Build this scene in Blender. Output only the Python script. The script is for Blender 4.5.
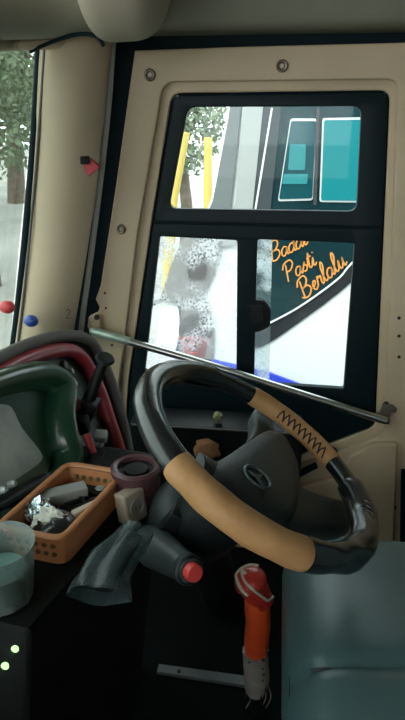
import bpy, bmesh, math, random
from mathutils import Vector, Matrix, noise
random.seed(5)
S = bpy.context.scene
for o in list(bpy.data.objects): bpy.data.objects.remove(o)
COL = S.collection
PI = math.pi

# ---------------------------------------------------------------- camera, world, light, exposure
FPX = 620.0
PITCH, YAW = math.radians(21.5), math.radians(7)
CAM = Vector((0, 0, 1.25))
cd = bpy.data.cameras.new('camera'); cam = bpy.data.objects.new('camera', cd); COL.objects.link(cam)
cam.location = CAM; cam.rotation_euler = (PI/2-PITCH, 0, YAW)
cd.sensor_fit = 'VERTICAL'; cd.sensor_height = 24; cd.lens = 24*FPX/720; cd.clip_start = .02; cd.clip_end = 300
S.camera = cam
W = bpy.data.worlds.new('overcast'); S.world = W; W.use_nodes = True
wn = W.node_tree.nodes; wl = W.node_tree.links
bg = wn['Background']; bg.inputs[0].default_value = (.93, .98, 1.0, 1); bg.inputs[1].default_value = 2.6
sd = bpy.data.lights.new('sun', 'SUN'); sun = bpy.data.objects.new('sun', sd); COL.objects.link(sun)
sd.energy = 1.5; sd.angle = math.radians(25); sd.color = (1, .97, .9); sun.rotation_euler = (math.radians(38), math.radians(-18), 0)
S.view_settings.view_transform = 'Standard'; S.view_settings.look = 'None'
S.view_settings.gamma = 1; S.view_settings.use_curve_mapping = False
S.view_settings.exposure = 0.86

# ---------------------------------------------------------------- point helpers
FW = Vector((-math.sin(YAW)*math.cos(PITCH), math.cos(YAW)*math.cos(PITCH), -math.sin(PITCH)))
RT = Vector((math.cos(YAW), math.sin(YAW), 0)); UP = RT.cross(FW)
def ray(px, py): return FW + RT*((px-202.5)/FPX) - UP*((py-360)/FPX)
def atY(px, py, y): d = ray(px, py); return CAM + d*((y-CAM.y)/d.y)
def atZ(px, py, z): d = ray(px, py); return CAM + d*((z-CAM.z)/d.z)
def atX(px, py, x): d = ray(px, py); return CAM + d*((x-CAM.x)/d.x)
def atD(px, py, k): return CAM + ray(px, py)*k
def atP(px, py, P, N): d = ray(px, py); return CAM + d*((P-CAM).dot(N)/d.dot(N))

# ---------------------------------------------------------------- materials
MATS = {}
def mat(name, col, rough=.5, metal=0, col2=None, nscale=8, bump=0, bscale=60, spec=.5, coat=0, sheen=0, stretch=None, trans=0, detail=4, thr=None, emit=0, alpha=None):
    if name in MATS: return MATS[name]
    m = bpy.data.materials.new(name); m.use_nodes = True
    nt = m.node_tree; b = nt.nodes['Principled BSDF']; L = nt.links
    b.inputs['Base Color'].default_value = (*col, 1); b.inputs['Roughness'].default_value = rough
    b.inputs['Metallic'].default_value = metal; b.inputs['Specular IOR Level'].default_value = spec
    b.inputs['Coat Weight'].default_value = coat
    b.inputs['Coat Roughness'].default_value = .15
    b.inputs['Sheen Weight'].default_value = sheen
    b.inputs['Transmission Weight'].default_value = trans
    if alpha is not None: b.inputs['Alpha'].default_value = alpha
    if emit:
        b.inputs['Emission Color'].default_value = (*col, 1); b.inputs['Emission Strength'].default_value = emit
    tc = nt.nodes.new('ShaderNodeTexCoord'); src = tc.outputs['Object']
    if stretch:
        mp = nt.nodes.new('ShaderNodeMapping'); mp.inputs['Scale'].default_value = stretch
        L.new(src, mp.inputs[0]); src = mp.outputs[0]
    if col2:
        n = nt.nodes.new('ShaderNodeTexNoise'); n.inputs['Scale'].default_value = nscale; n.inputs['Detail'].default_value = detail
        L.new(src, n.inputs[0])
        r = nt.nodes.new('ShaderNodeValToRGB'); a, z = thr or (.35, .65)
        r.color_ramp.elements[0].position = a; r.color_ramp.elements[1].position = z
        r.color_ramp.elements[0].color = (*col, 1); r.color_ramp.elements[1].color = (*col2, 1)
        L.new(n.outputs[0], r.inputs[0]); L.new(r.outputs[0], b.inputs['Base Color'])
    if bump:
        n2 = nt.nodes.new('ShaderNodeTexNoise'); n2.inputs['Scale'].default_value = bscale; n2.inputs['Detail'].default_value = 3
        L.new(src, n2.inputs[0])
        bp = nt.nodes.new('ShaderNodeBump'); bp.inputs['Strength'].default_value = bump; bp.inputs['Distance'].default_value = .004
        L.new(n2.outputs[0], bp.inputs['Height']); L.new(bp.outputs[0], b.inputs['Normal'])
    MATS[name] = m; return m

def glass_mat(name, drops=0, scale=90, thr=.56, dropcol=(.75, .8, .82), tint=(.86, .91, .90)):
    m = bpy.data.materials.new(name); m.use_nodes = True
    nt = m.node_tree; nd = nt.nodes; L = nt.links; nd.clear()
    out = nd.new('ShaderNodeOutputMaterial'); tr = nd.new('ShaderNodeBsdfTransparent'); tr.inputs[0].default_value = (*tint, 1)
    gl = nd.new('ShaderNodeBsdfGlossy'); gl.inputs['Roughness'].default_value = .03
    lw = nd.new('ShaderNodeLayerWeight'); lw.inputs[0].default_value = .5; pw = nd.new('ShaderNodeMath'); pw.operation = 'POWER'; pw.inputs[1].default_value = 5; L.new(lw.outputs['Facing'], pw.inputs[0])
    fr = nd.new('ShaderNodeMath'); fr.operation = 'MULTIPLY_ADD'; fr.inputs[1].default_value = .5; fr.inputs[2].default_value = .015; L.new(pw.outputs[0], fr.inputs[0])
    mx = nd.new('ShaderNodeMixShader'); L.new(fr.outputs[0], mx.inputs[0]); L.new(tr.outputs[0], mx.inputs[1]); L.new(gl.outputs[0], mx.inputs[2])
    last = mx.outputs[0]
    if drops:
        tc = nd.new('ShaderNodeTexCoord')
        big = nd.new('ShaderNodeTexNoise'); big.inputs['Scale'].default_value = 9; big.inputs['Detail'].default_value = 2
        fine = nd.new('ShaderNodeTexNoise'); fine.inputs['Scale'].default_value = scale; fine.inputs['Detail'].default_value = 2
        L.new(tc.outputs['Object'], big.inputs[0]); L.new(tc.outputs['Object'], fine.inputs[0])
        r1 = nd.new('ShaderNodeValToRGB'); r1.color_ramp.elements[0].position = .42; r1.color_ramp.elements[1].position = .6
        r2 = nd.new('ShaderNodeValToRGB'); r2.color_ramp.elements[0].position = thr-.03; r2.color_ramp.elements[1].position = thr+.04
        L.new(big.outputs[0], r1.inputs[0]); L.new(fine.outputs[0], r2.inputs[0])
        mm = nd.new('ShaderNodeMath'); mm.operation = 'MULTIPLY'; L.new(r1.outputs[0], mm.inputs[0]); L.new(r2.outputs[0], mm.inputs[1])
        ms = nd.new('ShaderNodeMath'); ms.operation = 'MULTIPLY'; L.new(mm.outputs[0], ms.inputs[0]); ms.inputs[1].default_value = drops
        ad = nd.new('ShaderNodeMath'); ad.operation = 'ADD'; L.new(ms.outputs[0], ad.inputs[0]); ad.inputs[1].default_value = .08
        df = nd.new('ShaderNodeBsdfTranslucent'); df.inputs[0].default_value = (*dropcol, 1)
        rf = nd.new('ShaderNodeBsdfRefraction'); rf.inputs[0].default_value = (.8, .85, .87, 1); rf.inputs['Roughness'].default_value = .5; rf.inputs['IOR'].default_value = 1.3
        m3 = nd.new('ShaderNodeMixShader'); m3.inputs[0].default_value = .5; L.new(df.outputs[0], m3.inputs[1]); L.new(rf.outputs[0], m3.inputs[2])
        m2 = nd.new('ShaderNodeMixShader'); L.new(ad.outputs[0], m2.inputs[0]); L.new(last, m2.inputs[1]); L.new(m3.outputs[0], m2.inputs[2])
        last = m2.outputs[0]
    L.new(last, out.inputs[0]); return m

M = dict(
 cream=mat('cream_panel', (.60, .475, .33), .5, col2=(.53, .415, .285), nscale=5, bump=.12, bscale=30, spec=.35),
 pillar=mat('pillar_vinyl', (.54, .44, .31), .55, col2=(.48, .39, .275), nscale=4, bump=.15, bscale=25, spec=.3),
 duct=mat('duct_plastic', (.33, .30, .225), .7, col2=(.28, .25, .19), nscale=4, spec=.2),
 liner=mat('headliner', (.26, .255, .195), .8, col2=(.21, .21, .165), nscale=3, spec=.2),
 rubber=mat('black_rubber', (.004, .014, .019), .6, spec=.12),
 frame=mat('window_black', (.004, .013, .017), .45, spec=.18),
 grey=mat('grey_sealant', (.34, .36, .33), .7),
 black=mat('black_plastic', (.005, .007, .008), .5, bump=.2, bscale=120, spec=.25),
 console=mat('console_black', (.006, .008, .0075), .7, bump=.3, bscale=90, col2=(.010, .012, .011), nscale=6, spec=.15),
 floor=mat('rubber_floor', (.004, .006, .006), .8, bump=.4, bscale=80, spec=.08),
 chrome=mat('brushed_steel', (.55, .58, .56), .28, 1, bump=.1, bscale=40),
 paintgreen=mat('green_worn_metal', (.28, .42, .34), .4, .6, col2=(.45, .5, .44), nscale=30),
 bolt=mat('bolt_metal', (.22, .19, .15), .4, .6),
 dark=mat('screw_dark', (.03, .025, .02), .5, .4),
 leather=mat('black_leather', (.009, .012, .014), .27, bump=.25, bscale=55, spec=.6, coat=.35),
 tan=mat('tan_leather', (.50, .27, .12), .5, col2=(.43, .225, .095), nscale=22, bump=.3, bscale=120, spec=.35),
 thread=mat('black_thread', (.01, .01, .01), .8),
 hub=mat('hub_plastic', (.024, .034, .041), .45, bump=.25, bscale=150, spec=.4),
 emblem=mat('emblem_dark', (.11, .14, .17), .3, .5),
 column=mat('column_plastic', (.024, .032, .034), .5, bump=.2, bscale=120, spec=.4),
 stalk=mat('stalk_grey', (.040, .056, .058), .42, spec=.45),
 redcap=mat('red_cap', (.62, .055, .05), .4),
 orange=mat('orange_leather', (.85, .12, .03), .42, bump=.25, bscale=60, col2=(.66, .07, .02), nscale=14, coat=.2),
 redleath=mat('red_leather', (.60, .05, .03), .38, col2=(.30, .02, .015), nscale=18, coat=.2),
 cord=mat('pale_cord', (.55, .47, .38), .6),
 sleeve=mat('grey_sleeve', (.30, .27, .26), .6, col2=(.22, .20, .19), nscale=25),
 seat=mat('seat_vinyl', (.075, .125, .125), .34, bump=.35, bscale=14, spec=.5, col2=(.058, .105, .112), nscale=6),
 seatline=mat('seat_piping', (.02, .03, .033), .5),
 green=mat('green_cowl', (.012, .055, .032), .28, spec=.5, coat=.3, col2=(.016, .07, .042), nscale=5),
 hoop=mat('hoop_rubber', (.10, .095, .085), .6, bump=.2, bscale=60),
 redhoop=mat('red_piping', (.34, .028, .04), .38, coat=.2),
 gauge=mat('gauge_lens', (.52, .57, .56), .12, spec=.7, coat=.6, col2=(.20, .27, .28), nscale=7),  # sky reflection on the lens is painted into the pale base colour
 dashin=mat('dash_inner', (.035, .05, .048), .35, col2=(.07, .1, .095), nscale=12, coat=.2),
 basket=mat('basket_orange', (.52, .22, .09), .42, col2=(.45, .18, .07), nscale=12),
 foil=mat('silver_foil', (.62, .75, .78), .22, 1, bump=1, bscale=70),
 paper=mat('white_paper', (.75, .75, .70), .7, bump=.4, bscale=60),
 greybox=mat('grey_card', (.30, .31, .30), .6),
 beige=mat('beige_plastic', (.30, .25, .19), .55),
 maroon=mat('maroon_plastic', (.085, .035, .042), .4, coat=.1),
 teal=mat('turquoise_liquid', (.16, .29, .27), .3),
 blue=mat('blue_rubber', (.02, .07, .34), .35, coat=.3),
 red=mat('red_rubber', (.60, .06, .06), .4, coat=.2),
 strip=mat('metal_strip', (.13, .155, .155), .5, .5, bump=.2, bscale=60),
 led=mat('green_led', (.45, .95, .35), .5, emit=.9),
 cloth=mat('tan_cloth', (.36, .17, .08), .8, bump=.3, bscale=90),
 busteal=mat('bus_dark_teal', (.003, .022, .028), .25, spec=.5, col2=(.004, .03, .036), nscale=1.5),
 buswhite=mat('bus_white', (.62, .64, .63), .35, coat=.2),
 buspane=mat('bus_window', (.006, .055, .068), .12, spec=.6),
 buspane2=mat('bus_window_painted_reflection', (.010, .17, .19), .2, spec=.5),  # bright teal paints the reflection into the pane colour
 busgrey=mat('bus_grey', (.035, .045, .05), .4),
 busink=mat('bus_ink', (.012, .016, .02), .4),
 buscurtain=mat('bus_curtain', (.012, .17, .18), .8),
 busblue=mat('bus_blue', (.02, .05, .5), .4),
 letter=mat('orange_lettering', (.62, .25, .05), .5),
 yellow=mat('yellow_paint', (.48, .36, .08), .5),
 ground=mat('pale_ground', (.34, .34, .32), .9, col2=(.25, .25, .235), nscale=.8),
 leaf=mat('leaf_green', (.09, .13, .07), .6, col2=(.18, .22, .14), nscale=3),
 bark=mat('bark', (.16, .13, .10), .9, col2=(.1, .08, .06), nscale=9, bump=.5, bscale=20),
 skin=mat('skin', (.27, .085, .055), .55), hair=mat('hair_dark', (.02, .017, .015), .7),
 shirt=mat('blue_shirt', (.03, .06, .42), .85), trouser=mat('dark_trouser', (.03, .035, .05), .9),
 hook=mat('red_ribbon', (.40, .02, .03), .5),
)
M['glass'] = glass_mat('clear_glass')
M['screen'] = glass_mat('tinted_windscreen', tint=(.66, .71, .68))
M['wet'] = glass_mat('rain_glass', .85, 150, .50)
M['wetedge'] = glass_mat('rain_glass_edge', .8, 160, .40)
def film(name, col, a, rough=.25):
    m = bpy.data.materials.new(name); m.use_nodes = True; nt = m.node_tree; L = nt.links
    b = nt.nodes['Principled BSDF']; b.inputs['Base Color'].default_value = (*col, 1); b.inputs['Roughness'].default_value = rough
    tr = nt.nodes.new('ShaderNodeBsdfTransparent'); mx = nt.nodes.new('ShaderNodeMixShader'); mx.inputs[0].default_value = a
    L.new(tr.outputs[0], mx.inputs[1]); L.new(b.outputs[0], mx.inputs[2]); L.new(mx.outputs[0], nt.nodes['Material Output'].inputs[0]); return m
M['film'] = film('plastic_film', (.035, .058, .062), .62, .3)
M['cup'] = film('translucent_cup', (.22, .28, .27), .5, .3)

# ---------------------------------------------------------------- object helpers
def tag(o, label=None, cat=None, group=None, kind=None):
    if label: o['label'] = label
    if cat: o['category'] = cat
    if group: o['group'] = group
    if kind: o['kind'] = kind
    return o
def setparent(o, p):
    if p is not None:
        o.parent = p; o.matrix_parent_inverse = Matrix.Translation(-p.location) if p.parent is None else p.matrix_parent_inverse.copy()
        if p.parent is not None:
            o.matrix_parent_inverse = Matrix()
def finish(name, bm, m, parent=None, smooth=True, origin=None):
    bmesh.ops.recalc_face_normals(bm, faces=bm.faces)
    me = bpy.data.meshes.new(name); 
    off = Vector((0, 0, 0))
    if parent is not None:
        off = worldloc(parent)
    elif origin is None:
        if bm.verts:
            xs = [v.co for v in bm.verts]; off = Vector([sum(c[i] for c in xs)/len(xs) for i in range(3)])
            off.z = min(c.z for c in xs)
    bmesh.ops.translate(bm, verts=bm.verts, vec=-off)
    bm.to_mesh(me); bm.free()
    for p in me.polygons: p.use_smooth = smooth
    if smooth:
        try: me.set_sharp_from_angle(angle=math.radians(40))
        except Exception: pass
    me.materials.append(m if not isinstance(m, str) else M[m])
    o = bpy.data.objects.new(name, me); COL.objects.link(o)
    if parent is None: o.location = off
    else: o.parent = parent
    return o
def worldloc(o):
    v = Vector((0, 0, 0))
    while o is not None: v += o.location; o = o.parent
    return v
def empty(name, loc, label, cat, group=None):
    o = bpy.data.objects.new(name, None); COL.objects.link(o); o.location = loc; o.empty_display_size = .05
    return tag(o, label, cat, group)
def struct(o): o['kind'] = 'structure'; return o

def smoothpath(pts, n=6, closed=False):
    pts = [Vector(p) for p in pts]; out = []; N = len(pts)
    if N < 3: return pts
    rng = range(N if closed else N-1)
    for i in rng:
        if closed: a, b, c, d = pts[(i-1) % N], pts[i], pts[(i+1) % N], pts[(i+2) % N]
        else: a, b, c, d = pts[max(i-1, 0)], pts[i], pts[i+1], pts[min(i+2, N-1)]
        for k in range(n):
            t = k/n
            out.append(.5*((2*b)+(c-a)*t+(2*a-5*b+4*c-d)*t*t+(3*b-a-3*c+d)*t**3))
    if not closed: out.append(pts[-1])
    return out
def frames(pts, closed=False, up=None):
    N = len(pts); T = []
    for i in range(N):
        a = pts[(i-1) % N] if closed or i > 0 else pts[i]; b = pts[(i+1) % N] if closed or i < N-1 else pts[i]
        T.append((b-a).normalized())
    fr = []; prev = None
    for i in range(N):
        t = T[i]
        if up is not None: x = up.cross(t)
        elif prev is None:
            x = Vector((0, 0, 1)).cross(t)
            if x.length < .1: x = Vector((1, 0, 0)).cross(t)
        else: x = prev - t*prev.dot(t)
        x.normalize(); prev = x; fr.append((x, t.cross(x)))
    return fr
def tube(bm, pts, r, seg=12, closed=False, up=None, sy=1.0, cap=True, rfun=None):
    """swept tube; r a number or list; sy flattens along second axis"""
    pts = [Vector(p) for p in pts]; fr = frames(pts, closed, up); rings = []
    N = len(pts)
    for i, p in enumerate(pts):
        rr = r[i] if isinstance(r, (list, tuple)) else r
        x, y = fr[i]; ring = []
        for k in range(seg):
            a = 2*PI*k/seg; q = rr*(rfun(i/N, a) if rfun else 1)
            ring.append(bm.verts.new(p + x*math.cos(a)*q + y*math.sin(a)*q*sy))
        rings.append(ring)
    for i in range(N if closed else N-1):
        A, B = rings[i], rings[(i+1) % N]
        for k in range(seg): bm.faces.new((A[k], A[(k+1) % seg], B[(k+1) % seg], B[k]))
    if cap and not closed:
        bm.faces.new(rings[0][::-1]); bm.faces.new(rings[-1])
    return bm
def lathe(bm, prof, P, axis, seg=28):
    """prof list of (radius, height along axis)"""
    P = Vector(P); ax = Vector(axis).normalized(); x = ax.orthogonal().normalized(); y = ax.cross(x); rings = []
    for r, h in prof:
        if r < 1e-6: rings.append([bm.verts.new(P+ax*h)])
        else: rings.append([bm.verts.new(P+ax*h+(x*math.cos(2*PI*k/seg)+y*math.sin(2*PI*k/seg))*r) for k in range(seg)])
    for A, B in zip(rings, rings[1:]):
        for k in range(seg):
            k2 = (k+1) % seg
            if len(A) == 1 and len(B) == 1: continue
            if len(A) == 1: bm.faces.new((A[0], B[k2], B[k]))
            elif len(B) == 1: bm.faces.new((A[k], A[k2], B[0]))
            else: bm.faces.new((A[k], A[k2], B[k2], B[k]))
    return bm
def box(bm, c, s, rot=None, bev=0, seg=3):
    r = bmesh.ops.create_cube(bm, size=1); vs = r['verts']
    bmesh.ops.scale(bm, vec=Vector(s), verts=vs)
    if bev:
        es = list({e for v in vs for e in v.link_edges})
        rb = bmesh.ops.bevel(bm, geom=es, offset=bev, segments=seg, affect='EDGES', profile=.6)
        vs = list({v for f in rb['faces'] for v in f.verts} | {v for v in vs if v.is_valid})
    if rot is not None: bmesh.ops.rotate(bm, cent=(0, 0, 0), matrix=rot, verts=vs)
    bmesh.ops.translate(bm, vec=Vector(c), verts=vs)
    return bm
def rounded(poly, r, n=5):
    """round the corners of a 2D polygon"""
    out = []; N = len(poly)
    for i in range(N):
        p = Vector(poly[i]); a = (Vector(poly[i-1])-p); b = (Vector(poly[(i+1) % N])-p)
        rr = min(r, a.length*.45, b.length*.45); A = p+a.normalized()*rr; B = p+b.normalized()*rr
        for k in range(n+1):
            t = k/n; out.append(A*(1-t)**2+p*2*t*(1-t)+B*t*t)
    return out
def plate(name, loops, O, U, V, thick, m, parent=None, bev=0, smooth=True):
    """2D loops (first outer, others holes) on plane O+U*u+V*v, with thickness centred on the plane"""
    cu = bpy.data.curves.new('tmp', 'CURVE'); cu.dimensions = '2D'; cu.fill_mode = 'BOTH'
    cu.extrude = max(thick/2-bev, 1e-5); cu.bevel_depth = bev; cu.bevel_resolution = 2
    if bev: cu.offset = -bev
    for lp in loops:
        sp = cu.splines.new('POLY'); sp.points.add(len(lp)-1)
        for q, p in zip(sp.points, lp): q.co = (p[0], p[1], 0, 1)
        sp.use_cyclic_u = True
    tmp = bpy.data.objects.new('tmp', cu); COL.objects.link(tmp)
    bpy.context.view_layer.update()
    me = bpy.data.meshes.new_from_object(tmp.evaluated_get(bpy.context.evaluated_depsgraph_get()))
    bm = bmesh.new(); bm.from_mesh(me)
    bpy.data.objects.remove(tmp); bpy.data.curves.remove(cu); bpy.data.meshes.remove(me)
    bmesh.ops.remove_doubles(bm, verts=bm.verts, dist=1e-5)
    U = Vector(U).normalized(); V = Vector(V).normalized(); Nn = U.cross(V); O = Vector(O)
    for v in bm.verts: v.co = O + U*v.co.x + V*v.co.y + Nn*v.co.z
    return finish(name, bm, m, parent, smooth)
def wpl(name, loops_px, y, thick, m, parent=None, bev=0, rad=0):
    """plate in the plane y=const outlined by projecting picture measurements on that real plane"""
    L = []
    for lp in loops_px:
        l2 = [Vector(((q := atY(a, b, y)).x, q.z)) for a, b in lp]
        if rad: l2 = rounded(l2, rad)
        L.append(l2)
    return plate(name, L, (0, y, 0), (1, 0, 0), (0, 0, 1), thick, m, parent, bev)
def prism(bm, pts_bottom, pts_top):
    a = [bm.verts.new(p) for p in pts_bottom]; b = [bm.verts.new(p) for p in pts_top]; n = len(a)
    bm.faces.new(a[::-1]); bm.faces.new(b)
    for i in range(n): bm.faces.new((a[i], a[(i+1) % n], b[(i+1) % n], b[i]))
    return bm

# ================================================================ STRUCTURE
WY = 1.6
# floor
bm = bmesh.new(); box(bm, (.45, .21, -.03), (2.9, 2.86, .06)); tag(struct(finish('floor', bm, 'floor', smooth=False)))
# side wall inner backing (black) with opening; runs along the cab
def XZ(px, py): q = atY(px, py, WY); return Vector((q.x, q.z))
A = lambda pts: [XZ(*p) for p in pts]
open_up = A([(178, 100), (372, 100), (366, 222), (160, 216)])
open_lo = A([(148, 226), (366, 233), (352, 402), (132, 385)])
back = [Vector((-.72, -.05)), Vector((1.9, -.05)), Vector((1.9, 1.62)), XZ(86, -60), XZ(80, 40), XZ(56, 310), XZ(38, 450)]
win_open = A([(172, 95), (388, 92), (372, 408), (136, 392)])
struct(plate('wall_right', [back, win_open], (0, WY+.055, 0), (1, 0, 0), (0, 0, 1), .05, 'rubber'))
# cream inner panel, outer part, with the raised surround
outer = [(136, 51), (250, 47), (700, 36), (700, 700), (95, 700), (95, 470), (108, 420), (96, 345), (89, 325), (90, 316), (99, 312), (101, 306), (97, 298), (102, 284), (118, 180)]
groove = A([(164, 82), (398, 79), (384, 470), (384, 434), (300, 462), (278, 480), (118, 480), (122, 380), (139, 235)])
groove = A([(164, 82), (398, 79), (384, 432), (300, 464), (262, 482), (116, 482), (120, 380), (138, 235)])
struct(plate('wall_panel', [[XZ(*p) for p in outer], rounded(groove, .03)], (0, WY, 0), (1, 0, 0), (0, 0, 1), .03, 'cream', bev=.004)).name = 'trim_1'
hole = A([(171, 93), (391, 90), (376, 428), (297, 458), (262, 474), (122, 474), (128, 380), (149, 235)])
g2 = A([(160, 78), (402, 75), (388, 438), (300, 470), (262, 488), (112, 488), (116, 380), (134, 235)])
struct(plate('wall_panel_inset', [rounded(g2, .03), rounded(hole, .025)], (0, WY+.014, 0), (1, 0, 0), (0, 0, 1), .016, 'cream', bev=.004)).name = 'trim_2'
# pressed pocket at the bottom right of the panel
pk = A([(288, 484), (338, 471), (350, 450), (372, 438), (396, 438), (391, 546), (288, 546)])
struct(plate('pressed_panel', [rounded(pk, .012)], (0, WY-.024, 0), (1, 0, 0), (0, 0, 1), .022, 'cream', bev=.006)).name = 'trim_3'
bl_ = A([(400, 466), (412, 466), (410, 556), (399, 556)])
struct(plate('dark_strip', [rounded(bl_, .004)], (0, WY-.017, 0), (1, 0, 0), (0, 0, 1), .012, 'rubber')).name = 'trim_10'  # black strip at the right edge of the lower panel
# window: black frame, panes, centre post
win = empty('window_1', atY(265, 400, WY), None, None); struct(win)
hole_b = A([(173.5, 95), (389, 92), (374, 427), (297, 456), (262, 472), (124, 472), (130, 380), (151, 235)])
pu = A([(187, 107), (362, 106), (357, 212), (168, 209)])
pl = A([(159, 237), (237, 241), (236, 384), (144, 372)])
pr = A([(257, 240), (355, 244), (344, 390), (254, 384)])
plate('window_frame', [rounded(hole_b, .02), rounded(pu, .022), rounded(pl, .006), rounded(pr, .006)], (0, WY+.018, 0), (1, 0, 0), (0, 0, 1), .02, 'frame', win, bev=.003)
def grow(l, d):
    c = sum(l, Vector((0, 0)))/len(l); return [p+(p-c).normalized()*d for p in l]
plate('upper_pane', [grow(pu, .006)], (0, WY+.03, 0), (1, 0, 0), (0, 0, 1), .004, M['glass'], win)
plate('sliding_pane', [grow(pl, .006)], (0, WY+.03, 0), (1, 0, 0), (0, 0, 1), .004, M['wet'], win)
plate('fixed_pane', [grow(pr, .006)], (0, WY+.03, 0), (1, 0, 0), (0, 0, 1), .004, M['glass'], win)
wp = A([(257, 241), (272, 242), (269, 386), (254, 385)])
plate('wet_glass_edge', [wp], (0, WY+.036, 0), (1, 0, 0), (0, 0, 1), .003, M['wetedge'], win)
# sash rail line across the frame
bm = bmesh.new(); tube(bm, [atY(152, 222, WY+.004), atY(380, 228, WY+.004)], .004, 8); finish('sash_rail', bm, 'frame', win)
# grey bead beside pillar
bm = bmesh.new()
tube(bm, smoothpath([atY(113, 40, 1.55), atY(108, 110, 1.55), atY(98, 200, 1.55), atY(87, 285, 1.55), atY(80, 340, 1.55), atY(66, 480, 1.55)]), .0075, 10)
struct(finish('trim_4', bm, 'grey'))
# A pillar: upright column between windscreen and side wall
bm = bmesh.new()
cl = [atY(78, 20, 1.53), atY(73, 60, 1.52), atY(68, 130, 1.52), atY(60, 220, 1.52), atY(47, 310, 1.52), atY(25, 450, 1.52), atY(-10, 700, 1.52)]
rr = [.083, .082, .080, .078, .078, .08, .085]
tube(bm, smoothpath(cl, 6), [rr[min(i//6, 6)] for i in range(37)], 40, up=Vector((0, 1, 0)))
pill = struct(finish('wall_front_pillar', bm, 'pillar')); pill.name = 'trim_5'
# windscreen: leaning frame, seal, pane
WX = -.70
ws_edge = [atY(40, 48, 1.47), atY(36, 110, 1.47), atY(30, 190, 1.47), atY(18, 310, 1.47), atY(0, 450, 1.47)]
bm = bmesh.new(); tube(bm, smoothpath(ws_edge, 5), .010, 10); w2 = empty('window_2', ws_edge[3].copy(), None, None); struct(w2)
finish('rubber_seal', bm, 'rubber', w2)
bm = bmesh.new(); tube(bm, smoothpath([p+Vector((.018, -.02, 0)) for p in ws_edge], 5), .0035, 8); finish('loose_cable', bm, 'hoop', w2)
a, b = ws_edge[0], ws_edge[4]
bm = bmesh.new()
q = [a+Vector((0, 0, .02)), b, b+Vector((0, -2.9, 0)), a+Vector((0, -2.9, .02))]
prism(bm, q, [p+Vector((-.006, 0, 0)) for p in q]); finish('windscreen_pane', bm, M['screen'], w2, smooth=False)
bm = bmesh.new(); box(bm, (b.x-.12, .1, b.z/2-.02), (.08, 3.0, b.z), bev=.01); struct(finish('wall_front', bm, 'black'))
# ceiling with cove and front header
bm = bmesh.new()
prof = [(1.66, 1.425), (1.60, 1.428), (1.56, 1.432), (1.53, 1.445), (1.50, 1.49), (1.45, 1.58), (1.34, 1.70), (1.1, 1.78), (.4, 1.83), (-1.25, 1.83)]
prof = [Vector((p[0], p[1], 0)) for p in prof]; prof = smoothpath(prof, 4)
va = [bm.verts.new((-.95, p.x, p.y)) for p in prof]; vb = [bm.verts.new((1.9, p.x, p.y)) for p in prof]
vc = [bm.verts.new((-.95, p.x, p.y+.04)) for p in prof]; vd = [bm.verts.new((1.9, p.x, p.y+.04)) for p in prof]
for i in range(len(prof)-1):
    bm.faces.new((va[i], va[i+1], vb[i+1], vb[i])); bm.faces.new((vc[i], vd[i], vd[i+1], vc[i+1]))
bm.faces.new((va[0], vb[0], vd[0], vc[0])); bm.faces.new((va[-1], vc[-1], vd[-1], vb[-1]))
struct(finish('ceiling', bm, 'liner'))
# front header trim above the windscreen (cream lip) and dark shade over it
bm = bmesh.new()
h = [atY(-60, 46, 1.2), atY(-20, 46, 1.3), atY(30, 44, 1.40), atY(62, 42, 1.45), atY(84, 34, 1.49)]
tube(bm, smoothpath(h, 5), .016, 12, sy=.75); struct(finish('header_lip', bm, 'pillar')).name = 'trim_6'
bm = bmesh.new(); tube(bm, smoothpath([atY(a, b, 1.40) for a, b in [(30, 52), (42, 46), (60, 39), (80, 34), (96, 36), (104, 46)]], 5), .004, 8); struct(finish('seam', bm, 'rubber')).name = 'trim_8'
# bulging end of overhead duct
bm = bmesh.new()
c0 = atY(124, -62, 1.38)
bmesh.ops.create_icosphere(bm, subdivisions=5, radius=1)
for v in bm.verts:
    q = v.co; e = .55; v.co = c0 + Vector((math.copysign(abs(q.x)**e, q.x)*.100-.03*(q.z > 0)*q.z, q.y*.13, q.z*.178 + .02*q.x))
struct(finish('ceiling_duct', bm, 'duct')).name = 'trim_9'
bm = bmesh.new()
hs = [atY(-80, 18, 1.15), atY(0, 16, 1.30), atY(50, 16, 1.40), atY(96, 12, 1.46)]
tube(bm, smoothpath(hs, 5), .055, 24, sy=.75); struct(finish('header_shade', bm, 'liner')).name = 'trim_7'
# opposite wall of the cab (behind the photographer), open window band
op = [Vector((-.9, -.05)), Vector((1.9, -.05)), Vector((1.9, 1.85)), Vector((-.9, 1.85))]
oh = [Vector((-.7, .85)), Vector((.45, .85)), Vector((.45, 1.55)), Vector((-.7, 1.55))]
struct(plate('wall_left', [op, oh], (0, -1.25, 0), (1, 0, 0), (0, 0, 1), .04, 'cream'))

bm = bmesh.new(); box(bm, (1.92, .17, .9), (.04, 2.9, 1.9)); struct(finish('wall_back_light_block', bm, 'liner', smooth=False))  # added solid wall, out of view, closing the rear to cut the light

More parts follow.
